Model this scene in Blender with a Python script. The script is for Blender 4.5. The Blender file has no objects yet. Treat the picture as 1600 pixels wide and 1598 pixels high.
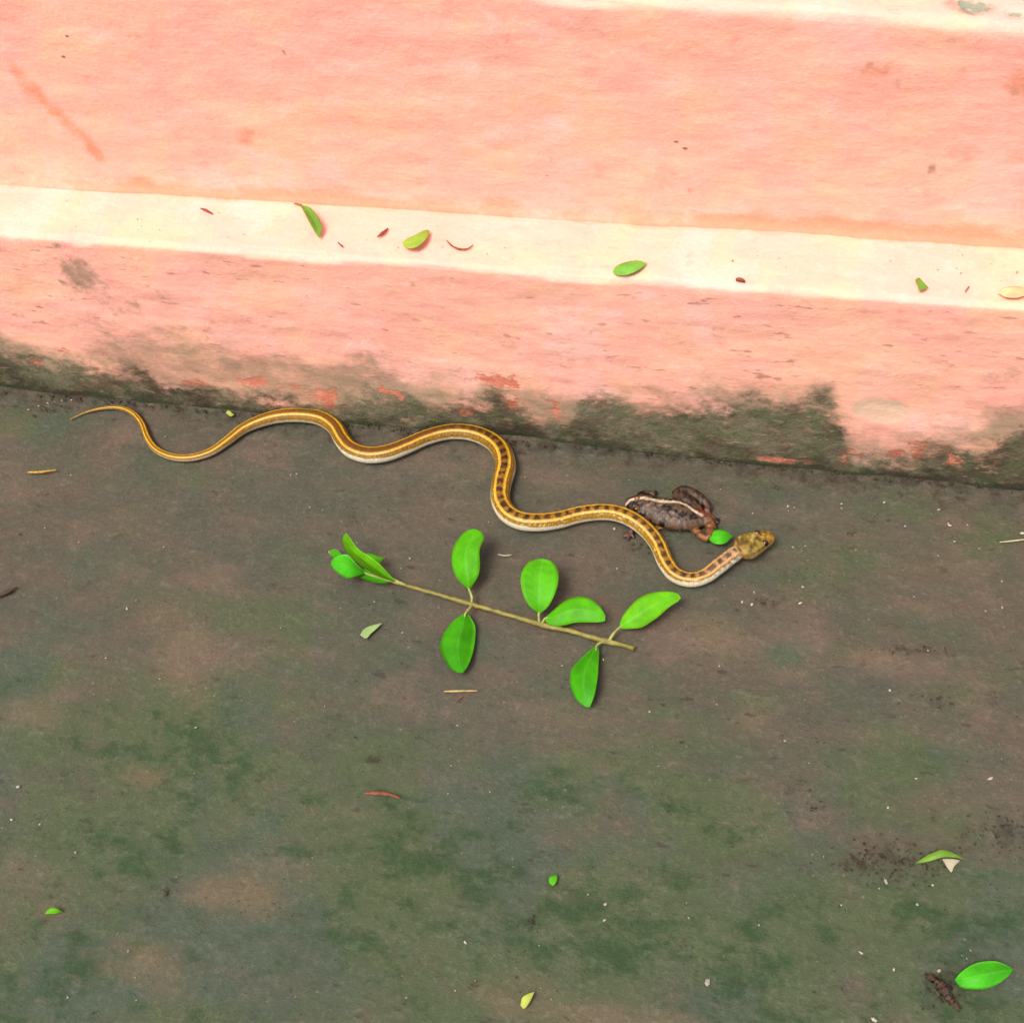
import bpy, math, random
import numpy as np
from mathutils import Matrix, Vector

S = bpy.context.scene
C = S.collection
random.seed(7)
RNG = np.random.default_rng(7)

# ------------------------------------------------------------------ camera
F_PX, PITCH, PX_PER_M = 2000.0, math.radians(52), 2300.0      # focal length in photo pixels, look-down angle
_vp = np.array([-9400.0, 1052.0, -F_PX])                      # where the plinth's long edges converge
AX = -_vp / np.linalg.norm(_vp)
_s = math.sin(PITCH)
_n = AX[:2]; _p = _n * (-AX[2] * _s) / (_n @ _n)
_k = math.sqrt(1 - _s * _s - _p @ _p); _t = np.array([-_n[1], _n[0]]) / np.linalg.norm(_n)
_z = _p + _t * _k
if _z[1] < 0: _z = _p - _t * _k
AZ = np.array([_z[0], _z[1], _s]); AY = np.cross(AZ, AX)
ROT = np.stack([AX, AY, AZ])
CAM_H = F_PX / PX_PER_M * _s
cam = bpy.data.cameras.new('camera'); cam_o = bpy.data.objects.new('camera', cam); C.objects.link(cam_o)
M4 = Matrix([list(ROT[i]) + [0.0] for i in range(3)] + [[0, 0, 0, 1]]); M4.translation = Vector((0, 0, CAM_H))
cam_o.matrix_world = M4
cam.sensor_fit = 'HORIZONTAL'; cam.sensor_width = 36; cam.lens = 36 * F_PX / 1600
cam.clip_start = 0.02; cam.clip_end = 500
S.camera = cam_o

# ------------------------------------------------------------------ sky, sun, exposure
SUN_TO = Vector((-0.20, -0.42, 0.88)).normalized()
w = bpy.data.worlds.new('World'); S.world = w; w.use_nodes = True
nt = w.node_tree; bg = nt.nodes['Background']
sky = nt.nodes.new('ShaderNodeTexSky'); sky.sky_type = 'NISHITA'; sky.sun_disc = False
sky.sun_elevation = math.asin(SUN_TO.z); sky.sun_rotation = math.atan2(SUN_TO.x, SUN_TO.y)
sky.air_density = 1.0; sky.dust_density = 6.0; sky.ozone_density = 0.3
nt.links.new(sky.outputs[0], bg.inputs[0]); bg.inputs[1].default_value = 0.11
sun = bpy.data.lights.new('sun', 'SUN'); sun.energy = 1.5; sun.angle = math.radians(22); sun.color = (1.0, 0.945, 0.89)
sun_o = bpy.data.objects.new('sun', sun); C.objects.link(sun_o); sun_o.location = (0, 0, 5)
sun_o.rotation_euler = SUN_TO.to_track_quat('Z', 'Y').to_euler()
S.view_settings.view_transform = 'Standard'; S.view_settings.look = 'None'
S.view_settings.gamma = 1.0; S.view_settings.use_curve_mapping = False
S.view_settings.exposure = 0.95

# ------------------------------------------------------------------ pixel <-> place helpers
def ray(x, y): return ROT @ np.array([x - 800.0, 799.0 - y, -F_PX])
def onZ(x, y, z=0.0):
    d = ray(x, y); return np.array([0, 0, CAM_H]) + (z - CAM_H) / d[2] * d
def onY(x, y, Y):
    d = ray(x, y); return np.array([0, 0, CAM_H]) + Y / d[1] * d
Y0 = float(np.mean([onZ(x, 606 + .0985 * x)[1] for x in (0, 400, 800, 1200, 1600)]))       # foot of the lower riser
H1 = float(np.mean([onY(x, 365 + .072 * x, Y0)[2] for x in (0, 800, 1600)]))              # ledge height
Y1 = float(np.mean([onZ(x, 283 + .0625 * x, H1)[1] for x in (0, 800, 1600)]))             # upper riser
_a, _b = onY(1060, 4, Y1), onY(1600, 42, Y1)
def ztop(X):                                                   # the top edge runs slightly out of level
    return _a[2] + (_b[2] - _a[2]) / (_b[0] - _a[0]) * (np.clip(X, -.45, .4) - _a[0])

# ------------------------------------------------------------------ numeric noise
def _hash(ix, iy, seed):
    h = (ix.astype(np.int64) * 374761393 + iy.astype(np.int64) * 668265263 + seed * 974711) & 0x7fffffff
    h = ((h ^ (h >> 13)) * 1274126177) & 0x7fffffff
    return ((h ^ (h >> 16)) & 0xffff) / 65535.0
def vnoise(x, y, seed=0):
    ix, iy = np.floor(x), np.floor(y); fx, fy = x - ix, y - iy
    fx = fx * fx * (3 - 2 * fx); fy = fy * fy * (3 - 2 * fy)
    a, b, c, d = (_hash(ix + i, iy + j, seed) for i, j in ((0, 0), (1, 0), (0, 1), (1, 1)))
    return (a + (b - a) * fx) * (1 - fy) + (c + (d - c) * fx) * fy - .5
def fbm(x, y, seed=0, o=4):
    r = 0; amp = 1.0
    for i in range(o):
        r = r + amp * vnoise(x, y, seed + i); x = x * 2.03 + 7.1; y = y * 2.03 + 3.7; amp *= .5
    return r
def sstep(a, b, x):
    t = np.clip((x - a) / (b - a), 0, 1); return t * t * (3 - 2 * t)

# ------------------------------------------------------------------ mesh helpers
def lin(r, g, b, k=1.0):
    return tuple(k * ((c / 255) / 12.92 if c <= 10 else (((c / 255) + .055) / 1.055) ** 2.4) for c in (r, g, b))
def mesh_obj(name, V, F, mat, parent=None, smooth=True, attrs=None, cols=None, uv=None):
    me = bpy.data.meshes.new(name); me.from_pydata([tuple(map(float, v)) for v in V], [], [tuple(map(int, f)) for f in F]); me.update()
    if smooth: me.polygons.foreach_set('use_smooth', np.ones(len(me.polygons), bool))
    for k, a in (attrs or {}).items():
        at = me.attributes.new(k, 'FLOAT', 'POINT'); at.data.foreach_set('value', np.asarray(a, np.float32))
    if cols is not None:
        at = me.attributes.new('tint', 'FLOAT_COLOR', 'POINT')
        c4 = np.ones((len(V), 4), np.float32); c4[:, :3] = cols; at.data.foreach_set('color', c4.ravel())
    me.materials.append(mat)
    o = bpy.data.objects.new(name, me); C.objects.link(o)
    if parent: o.parent = parent
    return o
def tag(o, label, cat, group=None):
    o['label'] = label; o['category'] = cat
    if group: o['group'] = group
    return o
def empty(name, loc):
    o = bpy.data.objects.new(name, None); C.objects.link(o); o.location = Vector(loc); o.empty_display_size = .01
    return o
def adopt(o, parent):
    o.parent = parent; o.matrix_parent_inverse = Matrix.Translation(-parent.location)
    return o
def grid_faces(n, m, closed=False):
    F = []
    for i in range(n - 1):
        for j in range(m if closed else m - 1):
            k = (j + 1) % m
            F.append((i * m + j, i * m + k, (i + 1) * m + k, (i + 1) * m + j))
    return F
def smooth_path(P, n):
    P = np.asarray(P, float); Q = np.vstack([2 * P[0] - P[1], P, 2 * P[-1] - P[-2]])
    out = []
    for i in range(1, len(Q) - 2):
        a, b, c, d = Q[i - 1:i + 3]
        for t in np.linspace(0, 1, 20, endpoint=False):
            out.append(.5 * (2 * b + (c - a) * t + (2 * a - 5 * b + 4 * c - d) * t * t + (3 * b - a - 3 * c + d) * t ** 3))
    out.append(Q[-2]); out = np.array(out)
    s = np.r_[0, np.cumsum(np.linalg.norm(np.diff(out, axis=0)[:, :3], axis=1))]
    u = np.linspace(0, s[-1], n)
    return np.stack([np.interp(u, s, out[:, k]) for k in range(out.shape[1])], 1)
def tube(P, rx, rz, m=10):
    """closed tube along P, horizontal half-width rx and vertical half-height rz"""
    P = np.asarray(P, float); n = len(P); T = np.gradient(P, axis=0); T /= np.linalg.norm(T, axis=1)[:, None]
    R = np.cross(T, [0, 0, 1.0]); ln = np.linalg.norm(R, axis=1)[:, None]; R = np.where(ln > 1e-4, R / np.maximum(ln, 1e-6), [1, 0, 0])
    U = np.cross(R, T); a = np.linspace(0, 2 * math.pi, m, endpoint=False)
    rx = np.broadcast_to(rx, n); rz = np.broadcast_to(rz, n)
    V = (P[:, None] + R[:, None] * (np.sin(a)[None, :, None] * rx[:, None, None]) + U[:, None] * (np.cos(a)[None, :, None] * rz[:, None, None])).reshape(-1, 3)
    F = grid_faces(n, m, True); F.append(tuple(range(m - 1, -1, -1))); F.append(tuple((n - 1) * m + j for j in range(m)))
    return V, [f[::-1] for f in F]

# ------------------------------------------------------------------ material helpers
class NT:
    def __init__(s, name, rough=.8, spec=.3):
        s.m = bpy.data.materials.new(name); s.m.use_nodes = True; s.t = s.m.node_tree
        s.b = s.t.nodes['Principled BSDF']; s.b.inputs['Roughness'].default_value = rough
        s.b.inputs['Specular IOR Level'].default_value = spec
        s.pos = s.n('ShaderNodeNewGeometry').outputs['Position']
    def n(s, typ, **kw):
        x = s.t.nodes.new(typ)
        for k, v in kw.items(): setattr(x, k, v)
        return x
    def put(s, sock, v):
        if isinstance(v, bpy.types.NodeSocket): s.t.links.new(v, sock)
        elif isinstance(v, tuple) and len(v) == 3 and sock.type == 'RGBA': sock.default_value = (*v, 1)
        else: sock.default_value = v
    def math(s, op, a, b=0.0, c=0.0):
        x = s.n('ShaderNodeMath', operation=op)
        for i, v in enumerate((a, b, c)): s.put(x.inputs[i], v)
        return x.outputs[0]
    def ramp(s, v, a, b, lo=0.0, hi=1.0):
        x = s.n('ShaderNodeMapRange', interpolation_type='SMOOTHSTEP')
        for i, q in enumerate((v, a, b, lo, hi)): s.put(x.inputs[i], q)
        return x.outputs[0]
    def mix(s, f, a, b, blend='MIX'):
        x = s.n('ShaderNodeMix', data_type='RGBA', blend_type=blend)
        s.put(x.inputs[0], f); s.put(x.inputs[6], a); s.put(x.inputs[7], b); return x.outputs[2]
    def scaled(s, v, off=(0, 0, 0)):
        x = s.n('ShaderNodeMapping'); s.put(x.inputs[0], s.pos); x.inputs[3].default_value = v; x.inputs[1].default_value = off
        return x.outputs[0]
    def noise(s, scale, detail=4, rough=.55, vec=None, dist=0.0):
        x = s.n('ShaderNodeTexNoise'); s.put(x.inputs['Vector'], vec if vec is not None else s.pos)
        x.inputs['Scale'].default_value = scale; x.inputs['Detail'].default_value = detail
        x.inputs['Roughness'].default_value = rough; x.inputs['Distortion'].default_value = dist
        return x.outputs[0]
    def nz(s, *a, **k): return s.math('MULTIPLY_ADD', s.noise(*a, **k), 3.5, -1.75)
    def voro(s, scale, vec=None, feature='F1', out='Distance', rnd=1.0):
        x = s.n('ShaderNodeTexVoronoi', feature=feature); s.put(x.inputs['Vector'], vec if vec is not None else s.pos)
        x.inputs['Scale'].default_value = scale; x.inputs['Randomness'].default_value = rnd
        return x.outputs[out]
    def attr(s, name, out='Fac'): return s.n('ShaderNodeAttribute', attribute_name=name).outputs[out]
    def bump(s, h, strength, dist=.001):
        x = s.n('ShaderNodeBump'); x.inputs['Strength'].default_value = strength; x.inputs['Distance'].default_value = dist
        s.put(x.inputs['Height'], h); s.t.links.new(x.outputs[0], s.b.inputs['Normal']); return x
    def col(s, c): s.put(s.b.inputs['Base Color'], c); return s.m

# ---- pink painted render with moss, flaking and grime
def mat_plinth():
    m = NT('painted_render', .8, .2)
    brush = m.nz(1, 5, .66, m.scaled((26, 60, 170)))
    soft = m.nz(16, 5, .6)
    mid = m.nz(60, 5, .6, m.scaled((.7, 1, 1.2)))
    fine = m.nz(300, 4, .72)
    p = m.mix(m.ramp(soft, -.35, .45), PINK_A, PINK_B)
    p = m.mix(m.ramp(m.nz(22, 4, .6, m.scaled((1, 1, 1), (3, 8, 1))), .05, .6, 0, .6), p, PINK_L)
    p = m.mix(m.ramp(brush, .15, 1.0, 0, .22), p, PINK_D)
    p = m.mix(m.ramp(brush, -.2, -1.0, 0, .22), p, PINK_L)
    p = m.mix(m.ramp(m.nz(34, 5, .65, m.scaled((1, 1, .55), (1, 6, 4))), .1, .8, 0, .5), p, PINK_D)
    p = m.mix(m.ramp(m.nz(70, 4, .6, m.scaled((.7, 1, 1.0))), .50, .95, 0, .7), p, PINK_O)
    dirt = m.attr('dirt')
    dm = m.ramp(m.math('MULTIPLY_ADD', m.nz(80, 5, .68), .55, dirt), .28, 1.0, 0, .8)
    dm = m.math('MULTIPLY', dm, m.ramp(dirt, .02, .15))
    p = m.mix(dm, p, GRIME)
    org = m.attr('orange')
    p = m.mix(m.math('MULTIPLY', m.ramp(m.math('MULTIPLY_ADD', m.nz(55, 5, .65, m.scaled((.6, 1, 1.2))), .5, org), .15, .95, 0, .85), m.ramp(org, .0, .2)), p, STAIN_BLEED)  # orange stains, plus bounced light painted along the ledge corner
    low = m.attr('low')
    dim = m.math('MULTIPLY', low, m.ramp(m.nz(30, 5, .65, m.scaled((.6, 1, 1.2), (7, 1, 3))), .0, .7, 0, .42))
    p = m.mix(dim, p, OCHRE)
    pit = m.ramp(m.nz(1, 4, .6, m.scaled((55, 200, 230))), .42, .70)
    p = m.mix(m.math('MULTIPLY', pit, m.math('MULTIPLY_ADD', low, .42, .10)), p, PITC)
    vd = m.voro(55, m.scaled((.6, 1, 1), (3.1, 1.7, 9.2)))
    p = m.mix(m.math('MULTIPLY', m.ramp(vd, .07, .03, 0, .85), m.ramp(m.nz(9, 2, .5), .1, .4)), p, PITC)
    # olive film of algae, flaked red undercoat, dense moss
    n1 = m.nz(40, 5, .66, m.scaled((.8, 1, 1.2)))
    n2 = m.nz(75, 5, .7, m.scaled((.85, 1, 1.1), (2, 4, 1)))
    n3 = m.nz(24, 5, .65, m.scaled((.9, 1, 1.1), (6, 2, 5)))
    film = m.ramp(m.math('MULTIPLY_ADD', n1, 1.0, m.math('MULTIPLY_ADD', n3, .5, m.attr('film'))), -.35, 1.3, 0, .80)
    p = m.mix(film, p, m.mix(m.ramp(n3, -.2, .3), FILM, FILM_G))
    red = m.math('MULTIPLY', m.ramp(m.math('MULTIPLY_ADD', n2, 1.0, m.math('MULTIPLY_ADD', n1, .5, m.attr('red'))), .45, .95), m.ramp(m.attr('red'), .03, .15))
    mo = m.math('ADD', m.attr('moss'), m.math('MULTIPLY_ADD', n1, .8, m.math('MULTIPLY', n2, .7)))
    moss = m.ramp(mo, -.35, .75, 0, .94)
    mc = m.mix(m.ramp(n3, -.25, .3), MOSS_D, MOSS_L)
    mc = m.mix(m.ramp(m.nz(70, 5, .65), -.25, .5, 0, .85), mc, MOSS_G)
    mc = m.mix(m.ramp(m.nz(36, 5, .65, m.scaled((.7, 1, 1.3), (5, 5, 5))), .05, .45, 0, .7), mc, MOSS_B)
    mc = m.mix(m.ramp(m.nz(170, 4, .6, m.scaled((.5, 1, 1.2), (1, 5, 9))), .3, .6, 0, .6), mc, FILM)
    p = m.mix(moss, p, mc)
    p = m.mix(m.math('MULTIPLY', red, .85), p, m.mix(m.ramp(n1, -.3, .8), REDC, PINK_O))
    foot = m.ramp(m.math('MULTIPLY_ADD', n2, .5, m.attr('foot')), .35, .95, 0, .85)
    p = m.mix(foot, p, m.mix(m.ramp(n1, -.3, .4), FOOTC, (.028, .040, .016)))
    scar = m.attr('scar')
    sm = m.ramp(m.math('MULTIPLY_ADD', n2, .16, scar), .40, .55)
    p = m.mix(m.math('MULTIPLY', sm, .85), p, m.mix(m.ramp(n2, .1, .8, 0, .3), SCARC, FILM))
    chip = m.attr('chip')
    p = m.mix(m.math('MULTIPLY', m.ramp(m.math('MULTIPLY_ADD', n2, .8, chip), .30, .60), m.ramp(chip, .02, .15)), p, CHIPC)
    p = m.mix(m.math('MULTIPLY_ADD', fine, .26, .0), p, (1, 1, 1), 'SOFT_LIGHT')
    h = m.math('ADD', m.math('MULTIPLY', brush, .16), m.math('ADD', m.math('MULTIPLY', fine, .20), m.math('MULTIPLY', m.math('MULTIPLY', moss, m.nz(200, 5, .72)), 1.1)))
    h = m.math('ADD', h, m.math('MULTIPLY', mid, .35))
    m.bump(m.math('SUBTRACT', h, m.math('MULTIPLY', red, .5)), .5, .0012)
    return m.col(p)

# ---- worn, algae-stained concrete
def mat_ground():
    m = NT('stained_concrete', .85, .2)
    big = m.nz(6, 5, .6, m.scaled((.8, 1.2, 1)))
    mid = m.nz(24, 5, .66, m.scaled((.8, 1.25, 1), (2, 1, 0)))
    sml = m.nz(75, 6, .75, m.scaled((.75, 1.25, 1), (8, 3, 0)))
    fine = m.nz(330, 5, .68)
    c = m.mix(m.ramp(m.math('MULTIPLY_ADD', mid, .8, m.math('MULTIPLY', big, .7)), -.55, .55), G_BROWN, G_GREY)
    c = m.mix(m.ramp(m.nz(13, 5, .62, m.scaled((1, 1.35, 1), (9, 3, 0))), .02, .6, 0, .65), c, G_PINK)
    gn = m.nz(28, 6, .74, m.scaled((.75, 1.3, 1), (1, 7, 2)))
    g = m.ramp(m.math('MULTIPLY_ADD', gn, .65, m.attr('green')), .05, .95, 0, .85)
    c = m.mix(g, c, m.mix(m.ramp(m.nz(9, 4, .55), -.1, .35), G_GREEN, G_TEAL))
    gd = m.ramp(m.math('MULTIPLY_ADD', m.nz(48, 6, .74, m.scaled((.8, 1.2, 1), (4, 4, 4))), 1.0, m.attr('green')), 0.80, 1.45, 0, .78)
    c = m.mix(gd, c, G_DEEP)
    b = m.attr('brown')
    c = m.mix(m.math('MULTIPLY', m.ramp(m.math('MULTIPLY_ADD', mid, .6, b), .15, .95, 0, .8), m.ramp(b, .02, .2)), c, m.mix(m.ramp(big, -.2, .3), G_TAN, G_PINK))
    c = m.mix(m.ramp(sml, .12, .75, 0, .38), c, G_PALE2)
    c = m.mix(m.ramp(sml, -.2, -.85, 0, .60), c, G_SOIL)
    d = m.attr('soil')
    c = m.mix(m.math('MULTIPLY', m.ramp(m.math('MULTIPLY_ADD', m.nz(85, 5, .72), .85, d), .25, 1.0, 0, .8), m.ramp(d, .02, .25)), c, G_SOIL)
    c = m.mix(m.ramp(m.nz(95, 4, .62, m.scaled((.6, 1.5, 1), (6, 2, 0))), .48, .72, 0, .6), c, G_SOIL)
    vd = m.voro(120, m.scaled((1, 1, 1), (1.3, 2.7, 0)))
    c = m.mix(m.math('MULTIPLY', m.ramp(vd, .10, .05, 0, .5), m.ramp(m.nz(20, 2, .5), .0, .3)), c, G_PALE)
    c = m.mix(m.math('MULTIPLY', m.ramp(m.voro(42, m.scaled((.8, 1.2, 1), (5, 2, 1))), .09, .03, 0, .8), m.ramp(m.nz(11, 2, .5), .0, .3)), c, G_DARK)
    pore = m.math('MULTIPLY', m.ramp(m.voro(230, m.scaled((1, 1, 1), (3, 1, 0))), .16, .06, 0, .7), m.ramp(m.nz(16, 3, .6), -.2, .4))
    c = m.mix(pore, c, G_DARK)
    c = m.mix(m.math('MULTIPLY', fine, .60), c, (1, 1, 1), 'SOFT_LIGHT')
    h = m.math('ADD', m.math('MULTIPLY', fine, .42), m.math('ADD', m.math('SUBTRACT', m.math('MULTIPLY', mid, .5), pore), m.math('MULTIPLY', sml, .55)))
    m.bump(h, .6, .0012)
    m.put(m.b.inputs['Roughness'], m.ramp(mid, -.4, .4, .68, .92))
    return m.col(c)

def mat_plain(name, col, rough=.7, var=.5, scale=200, bump=.3):
    m = NT(name, rough, .3); n = m.noise(scale, 4, .6)
    m.bump(n, bump, .0006)
    return m.col(m.mix(m.ramp(n, .3, .7), tuple(c * (1 - var) for c in col), tuple(min(1, c * (1 + var * .5)) for c in col)))
def mat_leaf(name, col, rough=.5, trans=.22, vein=.28):
    m = NT(name, rough, .18)
    u = m.attr('leaf_u'); t = m.attr('leaf_t')
    au = m.math('ABSOLUTE', u)
    n = m.noise(90, 4, .6); n2 = m.noise(700, 3, .6)
    c = m.mix(m.ramp(n, .3, .72), tuple(x * .80 for x in col), tuple(x * 1.14 for x in col))
    rib = m.ramp(au, .09, .02, 0, vein)
    pale = tuple(min(1, x * 1.25 + .03) for x in col)
    c = m.mix(rib, c, pale)
    side = m.math('SINE', m.math('MULTIPLY', m.math('SUBTRACT', t, m.math('MULTIPLY', au, .16)), 62))
    c = m.mix(m.ramp(side, .80, 1, 0, vein * .35), c, pale)
    c = m.mix(m.ramp(au, .9, 1.0, 0, .45), c, (col[0] * 1.9 + .02, col[1] * .85, col[2]))
    c = m.mix(m.math('MULTIPLY', m.ramp(m.noise(160, 3, .6), .68, .74, 0, .5), m.ramp(n, .45, .6)), c, (col[0] * 1.2 + .03, col[1] * .45, col[2]))
    m.bump(m.math('ADD', m.math('MULTIPLY', rib, -1.5), m.math('ADD', m.math('MULTIPLY', side, .12), m.math('MULTIPLY', n2, .25))), .35, .0006)
    m.col(c)
    tr = m.n('ShaderNodeBsdfTranslucent'); m.put(tr.inputs[0], c)
    mx = m.n('ShaderNodeMixShader'); mx.inputs[0].default_value = trans
    m.t.links.new(m.b.outputs[0], mx.inputs[1]); m.t.links.new(tr.outputs[0], mx.inputs[2])
    m.t.links.new(mx.outputs[0], m.t.nodes['Material Output'].inputs['Surface'])
    return m.m
def mat_tint(name, rough, spec, scale, bump, var=.3, uvscale=False):
    m = NT(name, rough, spec); c = m.attr('tint', 'Color')
    n = m.noise(scale, 3, .6)
    c = m.mix(m.ramp(n, .3, .7, 0, var), c, tuple([.0] * 3), 'MIX') if not uvscale else c
    if uvscale:      # keeled scales laid out along the body
        x = m.n('ShaderNodeCombineXYZ'); m.put(x.inputs[0], m.attr('scale_s')); m.put(x.inputs[1], m.attr('scale_a'))
        v = m.voro(1.0, x.outputs[0], rnd=.25)
        c = m.mix(m.ramp(v, .30, .62, 0, .42), c, m.mix(1.0, c, (.45, .38, .3), 'MULTIPLY'))
        c = m.mix(m.ramp(n, .45, .75, 0, .25), c, m.mix(1.0, c, (.5, .45, .4), 'MULTIPLY'))
        m.bump(m.math('SUBTRACT', 1.0, v), bump, .0004)
    else: m.bump(n, bump, .0005)
    return m.col(c)

# ------------------------------------------------------------------ surface colours; the orange stain also holds bounced light in the ledge corner
PINK_A = (.84, .385, .305); PINK_B = (.83, .425, .290); PINK_D = (.80, .325, .255); PINK_L = (.85, .455, .395); PINK_O = (.74, .27, .185); OCHRE = (.58, .285, .17)
GRIME = (.22, .165, .105); STAIN_BLEED = (.74, .25, .145); PITC = (.17, .08, .045)
FILM = (.31, .20, .125); FILM_G = (.20, .175, .105); MOSS_D = (.045, .044, .026); MOSS_L = (.135, .122, .075); MOSS_G = (.068, .092, .042); MOSS_B = (.11, .070, .045)
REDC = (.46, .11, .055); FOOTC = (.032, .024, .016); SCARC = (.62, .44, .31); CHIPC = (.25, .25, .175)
G_BROWN = (.076, .060, .042); G_GREY = (.054, .058, .041); G_PINK = (.108, .077, .057); G_GREEN = (.050, .070, .031); G_TEAL = (.043, .064, .041)
G_DEEP = (.019, .043, .015); G_TAN = (.108, .084, .050); G_SOIL = (.030, .022, .015); G_PALE = (.19, .17, .13); G_PALE2 = (.125, .108, .080); G_DARK = (.022, .02, .015)

# ------------------------------------------------------------------ ground
def spaced(lo, hi, step, far, grow=1.35):
    a = list(np.arange(lo, hi + 1e-9, step)); d = step
    l, r = [a[0]], [a[-1]]
    while r[-1] < far:
        d *= grow; r.append(r[-1] + d); l.append(l[-1] - d)
    return np.array(l[:0:-1] + a + r[1:])
def blobs(X, Y, L, fx=1.0, fy=1.0, to=None):
    r = np.zeros_like(X)
    for (px, py, rx, ry, s) in L:
        c = to(px, py); k = PX_PER_M
        d = ((X - c[0]) / (rx / k * fx)) ** 2 + ((Y - c[1]) / (ry / k * fy)) ** 2
        r = np.maximum(r, s * np.exp(-d * .9))
    return r
gx = spaced(-.75, .5, .005, 120); gy = spaced(-.15, .62, .005, 120)
GX, GY = np.meshgrid(gx, gy, indexing='ij'); X, Y = GX.ravel(), GY.ravel()
GZ = .0007 * fbm(X * 14, Y * 14, 3) + .0004 * fbm(X * 60, Y * 60, 9)
GZ -= .0015                                                    # low swells stay just under the things lying on it
gp = lambda px, py: onZ(px, py)[:2]
GREEN = [(300, 1170, 120, 60, .9), (60, 1150, 60, 40, .4), (200, 1330, 120, 60, .75), (430, 1300, 90, 50, .5), (640, 1330, 120, 60, .8), (120, 1500, 130, 60, .8),
         (350, 1480, 120, 60, .55), (560, 1450, 110, 60, .8), (760, 1350, 80, 60, .85), (860, 1230, 70, 35, .85), (940, 1440, 110, 55, 1.15), (1060, 1250, 80, 35, .6), (780, 1480, 90, 40, .8),
         (1150, 1500, 110, 45, .85), (1250, 1430, 60, 40, .8), (1190, 1580, 90, 30, .9), (1440, 1440, 80, 40, .7), (1560, 1430, 60, 40, .6), (1500, 1560, 110, 35, .6), (1225, 1025, 30, 15, .8), (1180, 1100, 40, 18, .6),
         (1430, 1190, 80, 35, .75), (1360, 1250, 60, 25, .5), (1100, 1280, 110, 30, .5), (460, 1010, 60, 40, .5), (130, 900, 120, 60, .4), (20, 1050, 60, 60, .5), (430, 960, 120, 60, .4), (560, 1010, 70, 40, .4), (1300, 880, 70, 40, .5),
         (1420, 790, 70, 25, .5), (1560, 830, 60, 40, .5), (60, 660, 90, 25, .6), (30, 720, 60, 30, .35), (240, 740, 120, 30, .35), (400, 1180, 100, 40, .45), (650, 1180, 100, 40, .35), (1010, 1340, 80, 40, .4), (20, 1580, 60, 40, .7), (700, 1590, 120, 30, .5),
         (1540, 1060, 90, 60, .3), (560, 1210, 60, 40, .5), (480, 1240, 50, 30, .6), (1000, 1160, 70, 20, .3)]
BROWN = [(290, 1020, 70, 60, .8), (250, 960, 60, 40, .5), (400, 1390, 60, 30, .7), (330, 1395, 50, 25, .7), (40, 1120, 60, 22, .8), (230, 1210, 50, 20, .6), (220, 1520, 70, 30, .7), (900, 1370, 35, 30, .6), (1380, 1030, 70, 20, .8),
         (1120, 1000, 90, 30, .7), (890, 1120, 140, 22, .6), (1370, 1150, 60, 18, .6), (640, 1080, 60, 30, .3), (870, 740, 80, 40, .5), (720, 790, 80, 40, .4), (950, 1590, 150, 20, .8), (1450, 890, 80, 25, .5), (1180, 1120, 40, 25, .6),
         (820, 1540, 60, 30, .5), (1250, 1240, 60, 20, .5), (80, 1430, 40, 18, .6), (1540, 1270, 80, 35, .5), (640, 900, 60, 20, .4), (1300, 790, 60, 25, .4), (520, 1270, 70, 14, .5)]
SOIL = [(1390, 1345, 75, 24, .48), (1340, 1345, 30, 14, .5), (1560, 1300, 55, 24, .4), (1470, 1545, 26, 26, .45), (1430, 1015, 60, 5, .7), (1470, 1090, 40, 12, .5), (1237, 1255, 7, 22, .7), (1283, 1255, 6, 26, .7), (830, 1435, 12, 12, .7),
        (600, 708, 60, 8, .35), (1190, 938, 20, 8, .6), (70, 640, 30, 10, .5), (1010, 855, 30, 14, .4), (255, 1400, 14, 20, .6), (10, 925, 18, 5, .9), (1330, 832, 6, 4, 1), (630, 770, 16, 8, .6), (1385, 1110, 14, 7, .8), (1220, 860, 10, 4, .5), (585, 1187, 10, 6, .9), (337, 1136, 8, 4, .9), (1338, 1231, 7, 6, .9), (1338, 1257, 7, 4, .9)]
# a band of grime collected along the foot of the wall
footband = sstep(Y0 - .030, Y0 - .002, Y + .006 * fbm(X * 30, Y * 0 + 2, 5)) * .55 * sstep(-6, -2, -np.abs(X))
SQ = 1 / math.sin(PITCH)
mg = mat_ground()
ground = mesh_obj('ground', np.stack([X, Y, GZ], 1), grid_faces(len(gx), len(gy)), mg,
    attrs={'green': np.clip(blobs(X, Y, GREEN, 1, SQ, gp) * .85 + .14 + .42 * sstep(onZ(800, 1000)[1], onZ(800, 1330)[1], Y + .05 * fbm(X * 5, Y * 5, 33)) + .25 * fbm(X * 6, Y * 8, 31), -.2, 1.25), 'brown': np.maximum(blobs(X, Y, BROWN, 1, SQ, gp), .25 * fbm(X * 5, Y * 5, 41)),
           'soil': np.maximum(blobs(X, Y, SOIL, 1, SQ, gp), footband)})
ground['kind'] = 'structure'

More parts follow.
